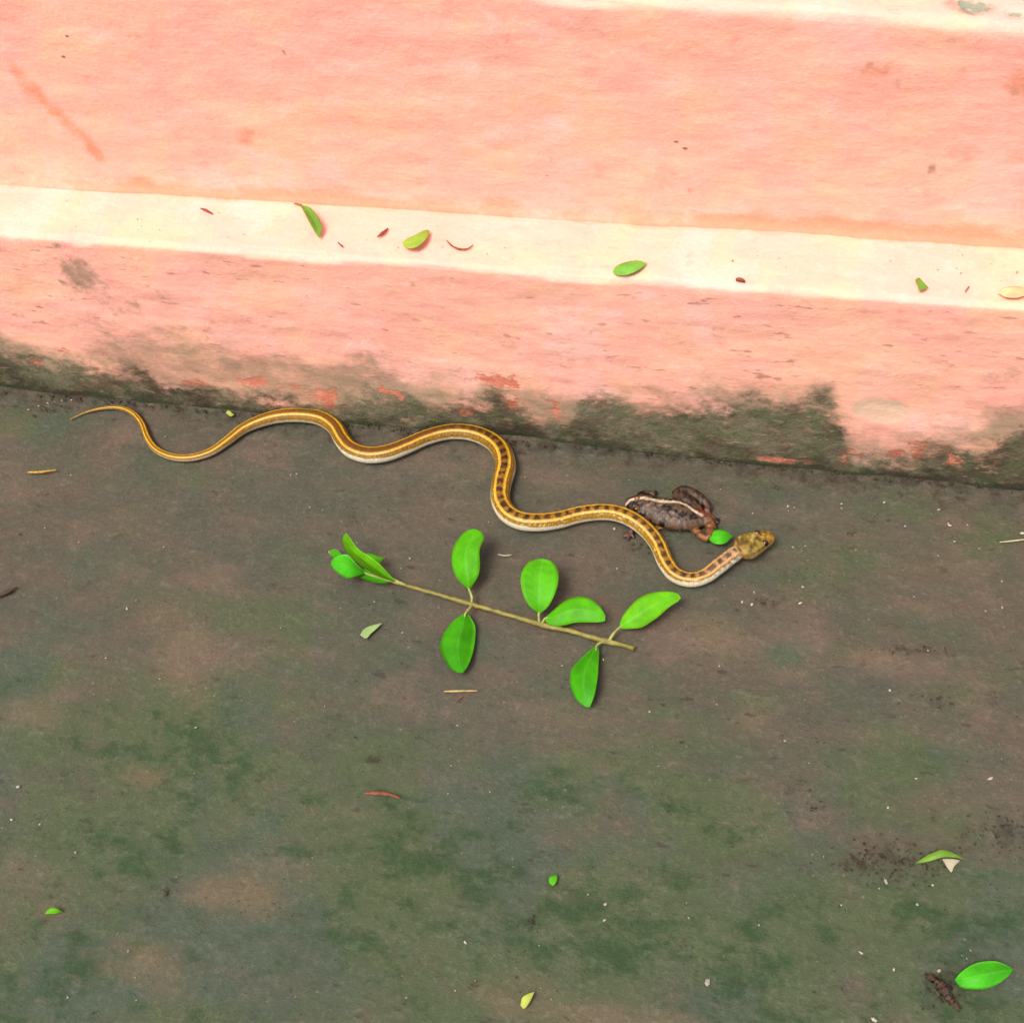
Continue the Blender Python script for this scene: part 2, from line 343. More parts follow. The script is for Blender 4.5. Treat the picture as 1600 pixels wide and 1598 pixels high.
# ------------------------------------------------------------------ stepped plinth
mp = mat_plinth()
plinth = empty('stepped_plinth', (0, Y0 + .3, 0))
tag(plinth, 'pink painted masonry plinth with a narrow ledge and mossy flaking foot', 'wall')
px_ = spaced(-.75, .45, .0026, 6, 1.3)
def extrude(name, prof, tagv, zfun, attrs_fun, zref):
    """prof: list of (y, z, ny, nz); z above zref is moved by zfun(X)"""
    prof = np.array(prof); n, m = len(px_), len(prof)
    X = np.repeat(px_, m); Yp = np.tile(prof[:, 0], n); Zp = np.tile(prof[:, 1], n); NY = np.tile(prof[:, 2], n); NZ = np.tile(prof[:, 3], n)
    T = np.tile(np.asarray(tagv, float), n)
    if zfun is not None: Zp = Zp + (zfun(X) - zref) * sstep(H1, zref, Zp)
    q = np.where(np.abs(NZ) > .7, Yp, Zp)
    disp = .0016 * fbm(X * 7, q * 9, 11) + .0010 * fbm(X * 26, q * 60, 13) + .00035 * fbm(X * 150, q * 260, 15, 3)
    edge = (np.abs(NY) > .2) & (np.abs(NZ) > .2)
    disp = disp - edge * .0022 * sstep(.05, .55, fbm(X * 40, X * 0 + 3, 19)) 
    at, extra = attrs_fun(X, Yp, Zp, T)
    disp = disp + extra
    return adopt(mesh_obj(name, np.stack([X, Yp + NY * disp, Zp + NZ * disp], 1), [f[::-1] for f in grid_faces(n, m)], mp, attrs=at), plinth)
def arc(yc, zc, r, k=7):                                       # front upper edge, from facing -Y to facing +Z
    return [(yc - r * math.cos(a), zc + r * math.sin(a), -math.cos(a), math.sin(a)) for a in np.linspace(0, math.pi / 2, k)[1:-1]]
rise = lambda px, py: onY(px, py, Y0)[[0, 2]]
rise2 = lambda px, py: onY(px, py, Y1)[[0, 2]]
MOSS = [(0, 540), (50, 550), (75, 568), (100, 562), (150, 568), (225, 575), (250, 602), (300, 604), (400, 610), (440, 616), (480, 634), (510, 634), (545, 612), (565, 602), (600, 608), (650, 618), (700, 628), (755, 620), (772, 600), (800, 622), (850, 654), (885, 660), (910, 625), (940, 614), (970, 632),
        (1000, 645), (1050, 632), (1090, 628), (1150, 622), (1200, 626), (1240, 626), (1290, 618), (1312, 650), (1330, 700), (1400, 712), (1450, 692), (1500, 690), (1550, 690), (1600, 662)]
FILMP = [(0, 505), (60, 535), (100, 540), (170, 520), (230, 510), (280, 515), (350, 530), (450, 548), (540, 548), (600, 562), (700, 595), (800, 592), (900, 604), (1000, 604), (1050, 604), (1100, 592), (1200, 600), (1300, 602), (1340, 660), (1450, 672), (1500, 655), (1600, 616)]
def bound(L, X):
    P = np.array([rise(*p) for p in L]); z = np.interp(X, P[:, 0], P[:, 1])
    far = np.maximum(P[0, 0] - X, X - P[-1, 0])
    return z + sstep(0, .06, far) * .035 * fbm(X * 7, X * 0 + 8, 23)
RED = [(395, 597, 70, 9, .8), (300, 596, 50, 7, .6), (600, 602, 22, 20, .9), (870, 637, 16, 22, .9), (505, 622, 30, 14, 1.0), (780, 600, 38, 14, .8), (800, 628, 20, 12, .7), (730, 645, 20, 10, .7), (60, 567, 20, 6, 1.0), (120, 552, 60, 6, .6), (1215, 718, 40, 4, .9), (1430, 708, 60, 12, .9), (1490, 724, 26, 12, .8), (1330, 712, 18, 20, .7), (545, 632, 14, 8, .8), (940, 625, 15, 8, .4), (1100, 612, 20, 6, .4), (680, 640, 16, 6, .6)]
DIRT = [(122, 428, 36, 26, 1.0), (85, 378, 12, 9, .8), (255, 465, 16, 10, .6), (200, 480, 60, 16, .45), (97, 440, 5, 5, 1.4), (150, 500, 40, 12, .5), (30, 495, 30, 12, .5), (300, 520, 60, 20, .4), (1080, 545, 30, 14, .45), (880, 555, 40, 16, .35), (1140, 515, 30, 16, .4), (800, 535, 30, 16, .3), (580, 560, 40, 16, .5), (925, 515, 22, 6, .5), (1270, 540, 30, 8, .35), (1570, 590, 40, 18, .4), (165, 455, 24, 12, .6)]
def lower_attrs(X, Y, Z, T):
    on = (T == 0)                                              # the riser itself
    moss = np.clip((bound(MOSS, X) - Z) / .020, -3, 1.1); film = np.clip((bound(FILMP, X) - Z) / .022, -3, 1.0)
    moss = np.where(on, moss, -3); film = np.where(on, film, -3)
    kz = 1 / math.cos(PITCH)
    red = blobs(X, Z, RED, 1, kz, rise) * on; dirt = blobs(X, Z, DIRT, 1, kz, rise) * on
    c = rise(1376, 641); u = (X - c[0]) / .0165; v = (Z - c[1]) / .0125
    d = np.sqrt((u * .92 + v * .38) ** 2 + (v * .95 - u * .30) ** 2 * 1.2 + .12 * fbm(X * 90, Z * 90, 51) + .3); scar = np.clip(1.6 - d, 0, 1) * on
    org = np.where(T == 1, sstep(Y1 - .010, Y1 - .001, Y) * .55, 0)  # back of the ledge: grime plus riser bounce light painted as orange
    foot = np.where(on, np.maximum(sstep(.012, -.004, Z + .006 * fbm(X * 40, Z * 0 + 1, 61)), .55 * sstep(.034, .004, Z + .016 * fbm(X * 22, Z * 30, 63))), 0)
    extra = -.0006 * sstep(.35, .7, scar) + on * .0012 * sstep(0, 1, moss) * fbm(X * 60, Z * 60, 71) - .004 * on * sstep(.0, -.6, Z * 0 + fbm(X * 9, X * 0, 77)) * sstep(.03, 0, Z)
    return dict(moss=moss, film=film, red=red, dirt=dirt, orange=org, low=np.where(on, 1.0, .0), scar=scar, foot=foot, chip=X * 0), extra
def upper_attrs(X, Y, Z, T):
    on = (T == 0)
    dirt = blobs(X, Z, [(1375, 112, 34, 9, .55), (1410, 128, 20, 8, .5), (1360, 103, 8, 6, .8), (1595, 132, 30, 12, .95), (1490, 62, 26, 5, .7), (444, 83, 4, 4, 1.2), (390, 62, 4, 4, 1.2), (1456, 264, 5, 6, 1.0), (1080, 298, 4, 4, .9), (302, 45, 3, 9, .8)], 1, 1.5, rise2) * on
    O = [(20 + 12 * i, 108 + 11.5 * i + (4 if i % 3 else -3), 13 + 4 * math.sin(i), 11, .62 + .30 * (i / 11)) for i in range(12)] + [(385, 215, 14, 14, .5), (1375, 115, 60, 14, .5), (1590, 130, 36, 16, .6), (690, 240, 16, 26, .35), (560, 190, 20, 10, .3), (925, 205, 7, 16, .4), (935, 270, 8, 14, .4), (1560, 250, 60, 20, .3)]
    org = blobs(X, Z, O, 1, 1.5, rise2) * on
    jn = sstep(.019, .000, Z - H1 + .005 * fbm(X * 22, X * 0 + 6, 83)) * (.85 + .5 * fbm(X * 7, X * 0 + 2, 85))  # corner line: grime with the bounce between ledge and riser painted in
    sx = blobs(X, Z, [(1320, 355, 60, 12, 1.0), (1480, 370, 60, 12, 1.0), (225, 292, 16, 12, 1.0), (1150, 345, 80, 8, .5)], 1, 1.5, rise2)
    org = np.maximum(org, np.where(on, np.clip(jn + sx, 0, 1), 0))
    c = onZ(1510, 34, float(ztop(np.array(.27)))); top = ~on
    chip = np.clip(1.25 - np.sqrt(((X - c[0]) / .012) ** 2 + ((Y - c[1]) / .011) ** 2 + .5 * fbm(X * 120, Y * 120, 95) + .4), 0, 1)
    c2 = onZ(1580, 48, float(ztop(np.array(.3)))); chip = np.maximum(chip, np.clip(1.1 - np.sqrt(((X - c2[0]) / .006) ** 2 + ((Y - c2[1]) / .004) ** 2), 0, 1))
    dirt = np.maximum(dirt, np.clip(1.3 - np.sqrt(((X - c[0]) / .014) ** 2 + ((Y - c[1]) / .011) ** 2), 0, .6) * top)
    z = X * 0
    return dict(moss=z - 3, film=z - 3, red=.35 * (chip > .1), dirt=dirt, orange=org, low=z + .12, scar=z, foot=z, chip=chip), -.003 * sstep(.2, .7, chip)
r = .0045
prof = [(Y0, z, -1, 0) for z in np.linspace(-.02, H1 - r, 66)] + arc(Y0 + r, H1 - r, r) + [(y, H1, 0, 1) for y in np.linspace(Y0 + r, Y1 + .03, 34)]
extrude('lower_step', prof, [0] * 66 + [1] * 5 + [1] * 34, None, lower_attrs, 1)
HT = float(ztop(np.array(0.0))); r = .006
prof = [(Y1 - .0035 * math.exp(-(z - H1) / .004) if z > H1 else Y1 - .0035, z, -1, 0) for z in np.r_[H1 - .006, np.linspace(H1, HT - r, 60)]] + arc(Y1 + r, HT - r, r) + [(y, HT, 0, 1) for y in np.r_[np.linspace(Y1 + r, Y1 + .09, 34), Y1 + .12, Y1 + .2, Y1 + .4, Y1 + .8, Y1 + 1.6, Y1 + 3]]
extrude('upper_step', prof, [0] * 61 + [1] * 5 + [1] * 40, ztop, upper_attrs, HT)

# ------------------------------------------------------------------ snake
YEL, DOR, FLK, BEL, BLT = lin(255, 205, 58, .75), lin(132, 80, 8, .50), lin(190, 140, 12, .50), lin(236, 228, 196, .68), lin(44, 18, 4, .4)
CEN = [(110, 655, 1.2), (135, 644, 3), (160, 638, 5), (185, 637, 6.5), (207, 645, 8), (222, 662, 9), (231, 685, 10), (245, 703, 10.5), (270, 714, 11), (300, 715, 12), (330, 706, 13), (355, 689, 15), (380, 670, 17), (410, 657, 20), (440, 650, 22), (475, 649, 23), (503, 654, 24),
       (524, 668, 25), (536, 688, 26), (550, 703, 27), (575, 711, 27), (605, 708, 27), (635, 697, 26), (665, 684, 25), (700, 675, 25), (735, 676, 26), (765, 687, 28), (784, 705, 31), (790, 730, 32), (784, 755, 31), (782, 780, 30), (793, 802, 30), (815, 814, 30), (845, 816, 29.5), (875, 812, 28),
       (905, 804, 27), (938, 800, 26.5), (967, 803, 26), (992, 814, 26), (1013, 831, 26), (1029, 852, 26), (1040, 878, 26), (1055, 898, 25), (1079, 906, 24), (1102, 900, 24), (1121, 886, 25), (1138, 873, 24), (1149, 865, 24)]
pts = []
def rad(wpx, p): return wpx / 2 * np.linalg.norm(p - np.array([0, 0, CAM_H])) / F_PX
for i, (x, y, wpx) in enumerate(CEN):
    g = onZ(x, y); rr = max(rad(wpx, g), .0004)
    lift = .0035 * math.exp(-((x - 985) / 40) ** 2) if 930 < x < 1045 else 0
    if x > 1090: lift += .0045 * (x - 1090) / 60
    pts.append(np.r_[onZ(x, y, rr * .93 + lift), rr])
SN = smooth_path(pts, 1000)
neck = SN[-1, :3]
# head: axis from the neck to the snout with half-width / half-height profile
HEAD = [(1149, 865, .0108, .0052, .0048), (1153, 862, .0114, .0051, .0050), (1158, 859, .0120, .0072, .0058), (1165, 855, .0126, .0088, .0062), (1173, 851, .0128, .0087, .0062), (1182, 847, .0127, .0077, .0058), (1190, 844, .0122, .0065, .0052), (1196, 841.6, .0117, .0056, .0046), (1201, 839.8, .0113, .0049, .0040), (1205, 838.4, .0110, .0040, .0032), (1207.5, 837.6, .0108, .0020, .0018)]
hp = np.array([np.r_[onZ(x, y, z + (neck[2] - .0108)), a, b] for (x, y, z, a, b) in HEAD])
hp[1:, 3:] *= .93
hp[0, :3] = neck; hp[0, 3:] = SN[-1, 3]
HD = smooth_path(hp, 110)[1:]
P = np.vstack([SN[:, :3], HD[:, :3]]); RX = np.r_[SN[:, 3], HD[:, 3]]; RZ = np.r_[SN[:, 3] * .95, HD[:, 4]]
ishead = np.r_[np.zeros(len(SN)), np.linspace(0, 1, len(HD))]
k = np.ones(9) / 9
for q in range(3): P[5:-5, q] = np.convolve(np.pad(P[:, q], 4, 'edge'), k, 'valid')[5:-5]
NA = 44; ang = np.linspace(-math.pi, math.pi, NA, endpoint=False)
T = np.gradient(P, axis=0); T /= np.linalg.norm(T, axis=1)[:, None]
RT = np.cross(T, [0, 0, 1.0]); RT /= np.linalg.norm(RT, axis=1)[:, None]; UP = np.cross(RT, T)
hh = ishead[:, None]; A = ang[None, :]
sq = np.where(hh > 0, 1 + .17 * np.sin(2 * A) ** 2 * sstep(0, .2, hh), 1.0)       # squarer head section
sx_ = np.sin(A) * RX[:, None] * sq; cz = np.cos(A) * RZ[:, None] * sq
cz = np.where(cz < 0, cz * .92, cz * np.where(hh > .1, 1 - .26 * sstep(.1, .5, hh), 1))
# brow ridges over the eyes, slight lip bulge
cz = cz + np.where(hh > 0, .0007 * np.exp(-((hh - .66) / .10) ** 2) * np.exp(-((np.abs(A) - .85) / .3) ** 2), 0)
V = P[:, None] + RT[:, None] * sx_[..., None] + UP[:, None] * cz[..., None]
slen = np.r_[0, np.cumsum(np.linalg.norm(np.diff(P, axis=0), axis=1))]; L = slen[-1]; t = (slen / L)[:, None] + 0 * A; ss = slen[:, None] + 0 * A
a = np.abs(A) + 0 * t; deg = np.degrees(a)
mixc = lambda c, d, f: c * (1 - f[..., None]) + np.asarray(d) * f[..., None]
col = np.zeros(V.shape) + np.asarray(DOR)
nz = fbm(ss * 900, A * 5 + 0 * ss, 101); nz2 = fbm(ss * 240, A * 2 + 0 * ss, 103)
front = sstep(.50, .72, t); fore = sstep(.88, .96, t); tailf = sstep(.42, .18, t)
col = mixc(col, lin(186, 134, 14, .52), np.clip(front * .75 + tailf * .55, 0, 1))
col = mixc(col, lin(190, 150, 110, .62), fore)
per = .0068                                                    # dark saddles between the stripes on the front half
saw = np.abs(((ss / per) + .30 * nz2) % 1 - .5) * 2
cell = np.floor((ss / per) + .30 * nz2 + .5); rnd = _hash(cell, cell * 0 + np.sign(A), 9)
blot = (.78 + .22 * rnd) * sstep(.36, .54, saw - .28 * (rnd - .5) + .55 * nz) * sstep(30, 23, deg + 14 * nz) * sstep(.46, .60, t) * (ishead[:, None] < .05)
edgeb = sstep(.35, .1, front) * sstep(8, 16, deg) * .4
col = mixc(col, lin(110, 52, 6, .5), edgeb * (1 - tailf))
col = mixc(col, BLT, np.clip(blot, 0, 1) * (1 - .15 * fore))
st = np.exp(-(np.abs(deg - 29) / (5.6 + 3 * tailf)) ** 3)
flank = sstep(33, 40, deg)
flk = mixc(np.zeros(V.shape) + np.asarray(FLK), lin(140, 92, 8, .48), np.clip((.5 + nz) * .7 * (1 - front), 0, 1))
flk = mixc(flk, lin(196, 160, 112, .6), fore * .8)
col = mixc(col, flk, flank)
dots = sstep(.62, .8, np.abs(((ss / (per * .5)) + .3 * nz2) % 1 - .5) * 2 + .3 * nz) * np.exp(-((deg - 52) / 5) ** 2) * .75 * sstep(.3, .5, t) * (ishead[:, None] < .05)
col = mixc(col, BLT, dots)
kap = np.cross(T[:-1], T[1:])[:, 2]; kap = np.r_[kap, kap[-1]] / np.maximum(np.r_[np.diff(slen), 1e-3], 1e-5)
kap = np.convolve(np.pad(kap, 20, 'edge'), np.ones(41) / 41, 'valid'); kap[ishead > 0] = 0
roll = 15 * np.clip(kap / 45, -1, 1)[:, None] * np.sign(A)                # the pale belly shows on the outside of each bend
bel = sstep(72, 80 + 4 * tailf, deg + 7 * nz + roll + 26 * fore)
col = mixc(col, BEL, bel * (1 - .55 * tailf))
ycol = mixc(np.zeros(V.shape) + np.asarray(YEL), lin(240, 176, 108, .62), fore)
lined = np.exp(-((deg - 39) / 3.2) ** 2) + .8 * np.exp(-((deg - 20) / 3.0) ** 2)
col = mixc(col, lin(84, 44, 4, .45), np.clip(lined, 0, 1) * .6 * (1 - .6 * fore) * (ishead[:, None] < .05))
col = mixc(col, ycol, st * .95)
h = hh + 0 * A
hcol = mixc(np.zeros(V.shape) + np.asarray(lin(160, 140, 52, .55)), lin(200, 142, 10, .55), sstep(.55, .95, h + .1 * nz2))
hcol = mixc(hcol, lin(120, 84, 30, .5), np.clip(nz2 * 1.4, 0, .6))
lip = sstep(64, 76, deg + 8 * sstep(.5, .9, h)); hcol = mixc(hcol, lin(240, 182, 112, .62), lip * sstep(.12, .4, h))
bars = sstep(.75, .9, np.abs((h * 6.5) % 1 - .5) * 2) * np.exp(-((deg - 78) / 12) ** 2) * sstep(.4, .5, h) * sstep(.9, .8, h)
hcol = mixc(hcol, lin(70, 34, 8, .5), bars * .8)
mouth = np.exp(-((deg - 101) / 4.5) ** 2) * sstep(.25, .4, h); hcol = mixc(hcol, lin(60, 30, 10, .5), mouth * .75)
hcol = mixc(hcol, BEL, sstep(112, 122, deg)); hcol = mixc(hcol, lin(214, 150, 40, .55), np.exp(-((h - .12) / .07) ** 2) * .6)
fleck = sstep(.30, .42, vnoise(ss * 700, A * 7 + 0 * ss, 111)) * sstep(.5, .75, t) * sstep(16, 26, deg) * sstep(70, 60, deg)
col = mixc(col, lin(250, 226, 150, .7), fleck * .6)
nsaw = np.abs(((ss / (per * .62)) + .5 + .25 * nz2) % 1 - .5) * 2
neckd = np.clip(sstep(.55, .75, nsaw + .5 * nz) * np.exp(-((deg - 58) / 11) ** 2) + sstep(.16, .30, fbm(ss * 330, A * 3.2 + 0 * ss, 115)) * .6, 0, 1) * fore * sstep(34, 42, deg)
col = mixc(col, lin(70, 40, 20, .45), neckd * .8)
plate = _hash(np.floor(ss / .0013), np.floor(A * 22 / (2 * math.pi)) + 0 * ss, 3)
col = col * (1 + .34 * (plate - .5) * (1 - .6 * bel))[..., None]
hm = fbm(ss * 420, A * 3 + 0 * ss, 121)
hcol = mixc(hcol, lin(74, 50, 18, .45), sstep(.14, .34, hm) * sstep(70, 50, deg) * .75)
hcol = mixc(hcol, lin(214, 190, 120, .6), sstep(-.16, -.36, hm) * .6)
post = np.exp(-((deg - 62) / 6) ** 2) * sstep(.35, .5, h) * sstep(.78, .62, h); hcol = mixc(hcol, lin(50, 26, 8, .4), post * .8)
col = mixc(col, hcol, sstep(.0, .10, h))
ms = mat_tint('snake_skin', .46, .4, 500, .5, uvscale=True)
n, mm = V.shape[:2]
Fs = grid_faces(n, mm, True) + [tuple(range(mm - 1, -1, -1)), tuple((n - 1) * mm + j for j in range(mm))]
snake = empty('snake', (*SN[500, :2], 0))
tag(snake, 'slender striped snake with two yellow stripes and dark bars lying in curves on the concrete', 'snake')
body = adopt(mesh_obj('body', V.reshape(-1, 3), [f[::-1] for f in Fs], ms, cols=np.clip(col, 0, 1).reshape(-1, 3),
    attrs={'scale_s': np.where(ishead[:, None] > .1, ss / .0036, ss / .0013).ravel(), 'scale_a': np.where(ishead[:, None] > .1, A * 9 / (2 * math.pi), A * 22 / (2 * math.pi)).ravel()}), snake)
def sphere(c, r, ax, nu=16, nv=10, flat=1.0):
    """small globe whose pole looks along ax"""
    ax = np.asarray(ax, float); ax /= np.linalg.norm(ax); b = np.cross(ax, [0, 0, 1.0]); b /= np.linalg.norm(b); d = np.cross(ax, b)
    V, th = [], []
    for i in range(nv + 1):
        q = math.pi * i / nv
        for j in range(nu):
            p = 2 * math.pi * j / nu
            V.append(c + r * (ax * math.cos(q) * flat + (b * math.cos(p) + d * math.sin(p)) * math.sin(q))); th.append(q)
    return np.array(V), grid_faces(nv + 1, nu, True), np.array(th)
meye = mat_tint('eye_gloss', .12, .6, 900, .02, .05)
def eye(c, r, ax, iris, parent, pup=.62):
    V, Fq, th = sphere(np.asarray(c), r, ax); cc = np.where((th < pup)[:, None], lin(8, 6, 5, .5), np.asarray(iris))
    return adopt(mesh_obj('eye', V, Fq, meye, cols=cc), parent)
ih = len(SN) + int(.66 * len(HD))
for sgn in (1, -1):
    aa = math.radians(56) * sgn
    c = P[ih] + RT[ih] * math.sin(aa) * RX[ih] * .86 + UP[ih] * math.cos(aa) * RZ[ih] * .86
    eye(c, .0023, RT[ih] * sgn + UP[ih] * .45 + T[ih] * .2, lin(96, 56, 14, .5), snake, .85)

# ------------------------------------------------------------------ frog
def remeshed(parts, voxel, smooth=6):
    Vs, Fs, o = [], [], 0
    for v, f in parts:
        Vs.append(v); Fs += [tuple(i + o for i in q) for q in f]; o += len(v)
    me = bpy.data.meshes.new('tmp'); me.from_pydata([tuple(v) for v in np.vstack(Vs)], [], Fs)
    ob = bpy.data.objects.new('tmp', me); C.objects.link(ob)
    m = ob.modifiers.new('r', 'REMESH'); m.mode = 'VOXEL'; m.voxel_size = voxel
    m = ob.modifiers.new('s', 'SMOOTH'); m.iterations = smooth; m.factor = .5
    dg = bpy.context.evaluated_depsgraph_get(); e = ob.evaluated_get(dg); r = e.to_mesh()
    V = np.array([v.co[:] for v in r.vertices]); Fq = [tuple(p.vertices) for p in r.polygons]; e.to_mesh_clear()
    bpy.data.objects.remove(ob); bpy.data.meshes.remove(me)
    return V, Fq
def limb(L, m=10, n=None):
    """L: (px, py, z, radius)"""
    Q = np.array([np.r_[onZ(x, y, z), r] for x, y, z, r in L]); Q = smooth_path(Q, n or 6 * len(Q))
    return tube(Q[:, :3], Q[:, 3], Q[:, 3] * .9, m)
fb = np.array([np.r_[onZ(x, y, z), a, b] for x, y, z, a, b in [(977, 784, .0050, .0015, .0012), (982, 785, .0056, .0042, .0030), (990, 787, .0064, .0064, .0046), (1002, 790, .0070, .0082, .0058), (1016, 794, .0070, .0094, .0062), (1034, 799, .0072, .0108, .0066), (1052, 804, .0072, .0114, .0066), (1068, 807, .0068, .0108, .0062), (1082, 810, .0060, .0088, .0054), (1094, 812, .0050, .0060, .0044), (1102, 813, .0042, .0030, .0028)]])
fb = smooth_path(fb, 60)
parts = [tube(fb[:, :3], fb[:, 3], fb[:, 4], 22)]
parts += [limb([(1092, 803, .006, .0044), (1078, 788, .0062, .0056), (1062, 776, .0058, .0048), (1053, 774, .005, .0036)]),            # far hind thigh
          limb([(1053, 774, .005, .0034), (1068, 767, .0060, .0040), (1088, 775, .0058, .0040), (1104, 788, .0046, .0028), (1110, 795, .003, .0021)]),   # shank folded back
          limb([(1110, 795, .0030, .0020), (1101, 798, .0022, .0018), (1112, 806, .0018, .0014), (1118, 812, .0016, .0010)]),          # foot
          limb([(1094, 806, .0050, .0044), (1106, 813, .0050, .0040), (1111, 826, .0046, .0035), (1108, 841, .0040, .0028)]),          # near hind thigh
          limb([(1108, 842, .0038, .0026), (1096, 837, .0040, .0029), (1085, 827, .0038, .0026), (1075, 819, .0032, .0020)]),          # near shank
          limb([(1076, 818, .0030, .0020), (1062, 823, .0024, .0018), (1046, 825, .0019, .0014), (1034, 824, .0016, .0009)]),          # near foot
          limb([(1004, 799, .0050, .0032), (996, 810, .0038, .0026), (990, 822, .0026, .0021), (986, 832, .0018, .0018)]),             # near arm, under the snake
          limb([(1006, 781, .0060, .0030), (1000, 774, .0042, .0023), (1008, 769, .0026, .0018), (1014, 769, .0018, .0014)])]          # far arm
for dx, dy in ((-13, 2), (-14, 8), (-6, 12), (5, 9)): parts.append(limb([(986, 832, .0017, .0014), (986 + dx * .6, 832 + dy * .6, .0018, .0010), (986 + dx, 832 + dy, .0011, .0008)], 8, 10))
for dx, dy in ((12, -3), (14, 1), (10, 5)): parts.append(limb([(1014, 769, .0017, .0013), (1014 + dx, 769 + dy, .0012, .0008)], 8, 8))
for dx, dy in ((-14, -3), (-16, 1), (-12, 4)): parts.append(limb([(1036, 824, .0016, .0012), (1036 + dx, 824 + dy, .0011, .0008)], 8, 8))
for dx, dy in ((9, 2), (7, 7), (2, 9)): parts.append(limb([(1116, 810, .0015, .0011), (1116 + dx, 810 + dy, .0011, .0008)], 8, 8))
for (x, y, z, rr) in ((994, 794, .0098, .0030), (997, 780, .0102, .0030)):
    v, f, _ = sphere(onZ(x, y, z), rr, (0, 0.1, 1)); parts.append((v, [q[::-1] for q in f]))
FV, FF = remeshed(parts, .00055, 5)
c2 = FV[:, :2]; bump = vnoise(FV[:, 0] * 470 + FV[:, 1] * 260 + 90 * FV[:, 2], FV[:, 1] * 470 - FV[:, 0] * 260, 5); up = sstep(.003, .009, FV[:, 2])
FV[:, 2] += .0008 * np.clip(bump * 1.6, 0, 1) * up
FV[:, 2] = np.maximum(FV[:, 2], -.0008); FROG_DARK = .74
def dist_path(Pt, L, z):
    Q = smooth_path([onZ(x, y, z)[:2] for x, y in L], 80); return np.min(np.linalg.norm(Pt[:, None] - Q[None], axis=2), axis=1)
n1 = fbm(FV[:, 0] * 260, FV[:, 1] * 260, 7); n2 = fbm(FV[:, 0] * 120, FV[:, 1] * 120, 8)
fc = np.zeros((len(FV), 3)) + np.asarray(lin(128, 102, 76, .52))
def blend(f, c):
    global fc
    f = np.clip(f, 0, 1)[:, None]; fc = fc * (1 - f) + np.asarray(c) * f
blend(sstep(.05, .5, n2) * .7, lin(152, 112, 88, .52)); blend(sstep(-.05, -.5, n2) * .6, lin(84, 78, 60, .48))
blend(sstep(.05, .35, bump) * .55, lin(150, 136, 120, .55)); blend(sstep(.08, .18, n1) * .95, lin(22, 16, 11, .4)); blend(sstep(.30, .40, vnoise(FV[:, 0] * 420 + 9, FV[:, 1] * 420, 12)) * .9, lin(20, 15, 12, .4))
leg = sstep(.004, .0, np.minimum(dist_path(c2, [(1092, 800), (1062, 776), (1088, 772), (1108, 792)], .005), 1) - .004)
blend(leg * .75, lin(104, 70, 44, .48))
bars = sstep(.2, .6, np.sin(FV[:, 0] * 1150 + 500 * FV[:, 1] + 9 * n2)); blend(leg * bars * .8, lin(34, 24, 18, .5))
inb = np.min(np.linalg.norm(c2[:, None] - fb[None, :, :2], axis=2) / np.maximum(fb[None, :, 3], .002), axis=1)
ll = sstep(.004, 0, dist_path(c2, [(1098, 806), (1109, 824), (1105, 842), (1080, 820)], .004) - .003) * sstep(.75, 1.05, inb)
blend(ll * .75, lin(196, 122, 44, .55)); blend(ll * sstep(.1, .6, np.sin(FV[:, 1] * 1300 + 5 * n2)) * .6, lin(60, 34, 16, .5))
blend(np.exp(-(np.linalg.norm(c2 - onZ(1101, 799, .008)[:2], axis=1) / .004) ** 2) * .8, lin(176, 62, 30, .55))
blend(sstep(.0052, .0030, FV[:, 2] + .001 * n1) * (dist_path(c2, [(1020, 822), (1060, 826), (1085, 822)], .004) < .006) * .9, lin(206, 140, 30, .55))
hand = sstep(.010, .004, np.linalg.norm(c2 - onZ(986, 835, .002)[:2], axis=1)); blend(hand * .8, lin(140, 88, 72, .5))
STR = [(977, 781), (988, 778), (1003, 778), (1020, 781), (1038, 785), (1058, 784), (1072, 788), (1085, 796), (1096, 800)]
blend(sstep(.0016, .0009, dist_path(c2, STR, .0125) + .0003 * n1) * (FV[:, 2] > .005), lin(236, 214, 180, .62))
frog = empty('frog', (*onZ(1040, 805)[:2], 0))
tag(frog, 'small warty brown frog with a pale back stripe lying beside the snake', 'frog')
adopt(mesh_obj('body', FV, FF, mat_tint('frog_skin', .5, .4, 420, .9, .45), cols=np.clip(fc * np.where(fc[:, :1] > .4, 1, FROG_DARK), 0, 1)), frog)
eye(onZ(994.5, 795, .0108), .0024, (-.3, -.6, .6), lin(150, 104, 40, .5), frog, .8)
eye(onZ(996, 779, .0112), .0024, (-.3, .6, .6), lin(150, 104, 40, .5), frog, .8)

# ------------------------------------------------------------------ leaves
G1 = mat_leaf('leaf_fresh', (.068, .345, .0015)); G2 = mat_leaf('leaf_bright', (.105, .395, .0020)); G3 = mat_leaf('leaf_deep', (.040, .285, .0015)); G4 = mat_leaf('leaf_cool', (.055, .40, .010))
G5 = mat_leaf('leaf_pale', (.24, .36, .13), .6, .15); G6 = mat_leaf('leaf_yellow', (.40, .48, .08), .6, .2); G7 = mat_leaf('leaf_olive', (.15, .30, .035), .55); G8 = mat_leaf('leaf_cream', (.66, .50, .26), .7, .15, .1)
G9 = mat_leaf('leaf_bleached', (.36, .34, .24), .8, .1, .1); G0 = mat_leaf('leaf_rusty', (.30, .12, .035), .7, .1, .2)
mstem = mat_plain('green_stem', (.19, .165, .035), .55, .35, 160); mstalk = mat_plain('pale_stalk', (.25, .27, .07), .5, .3, 200)
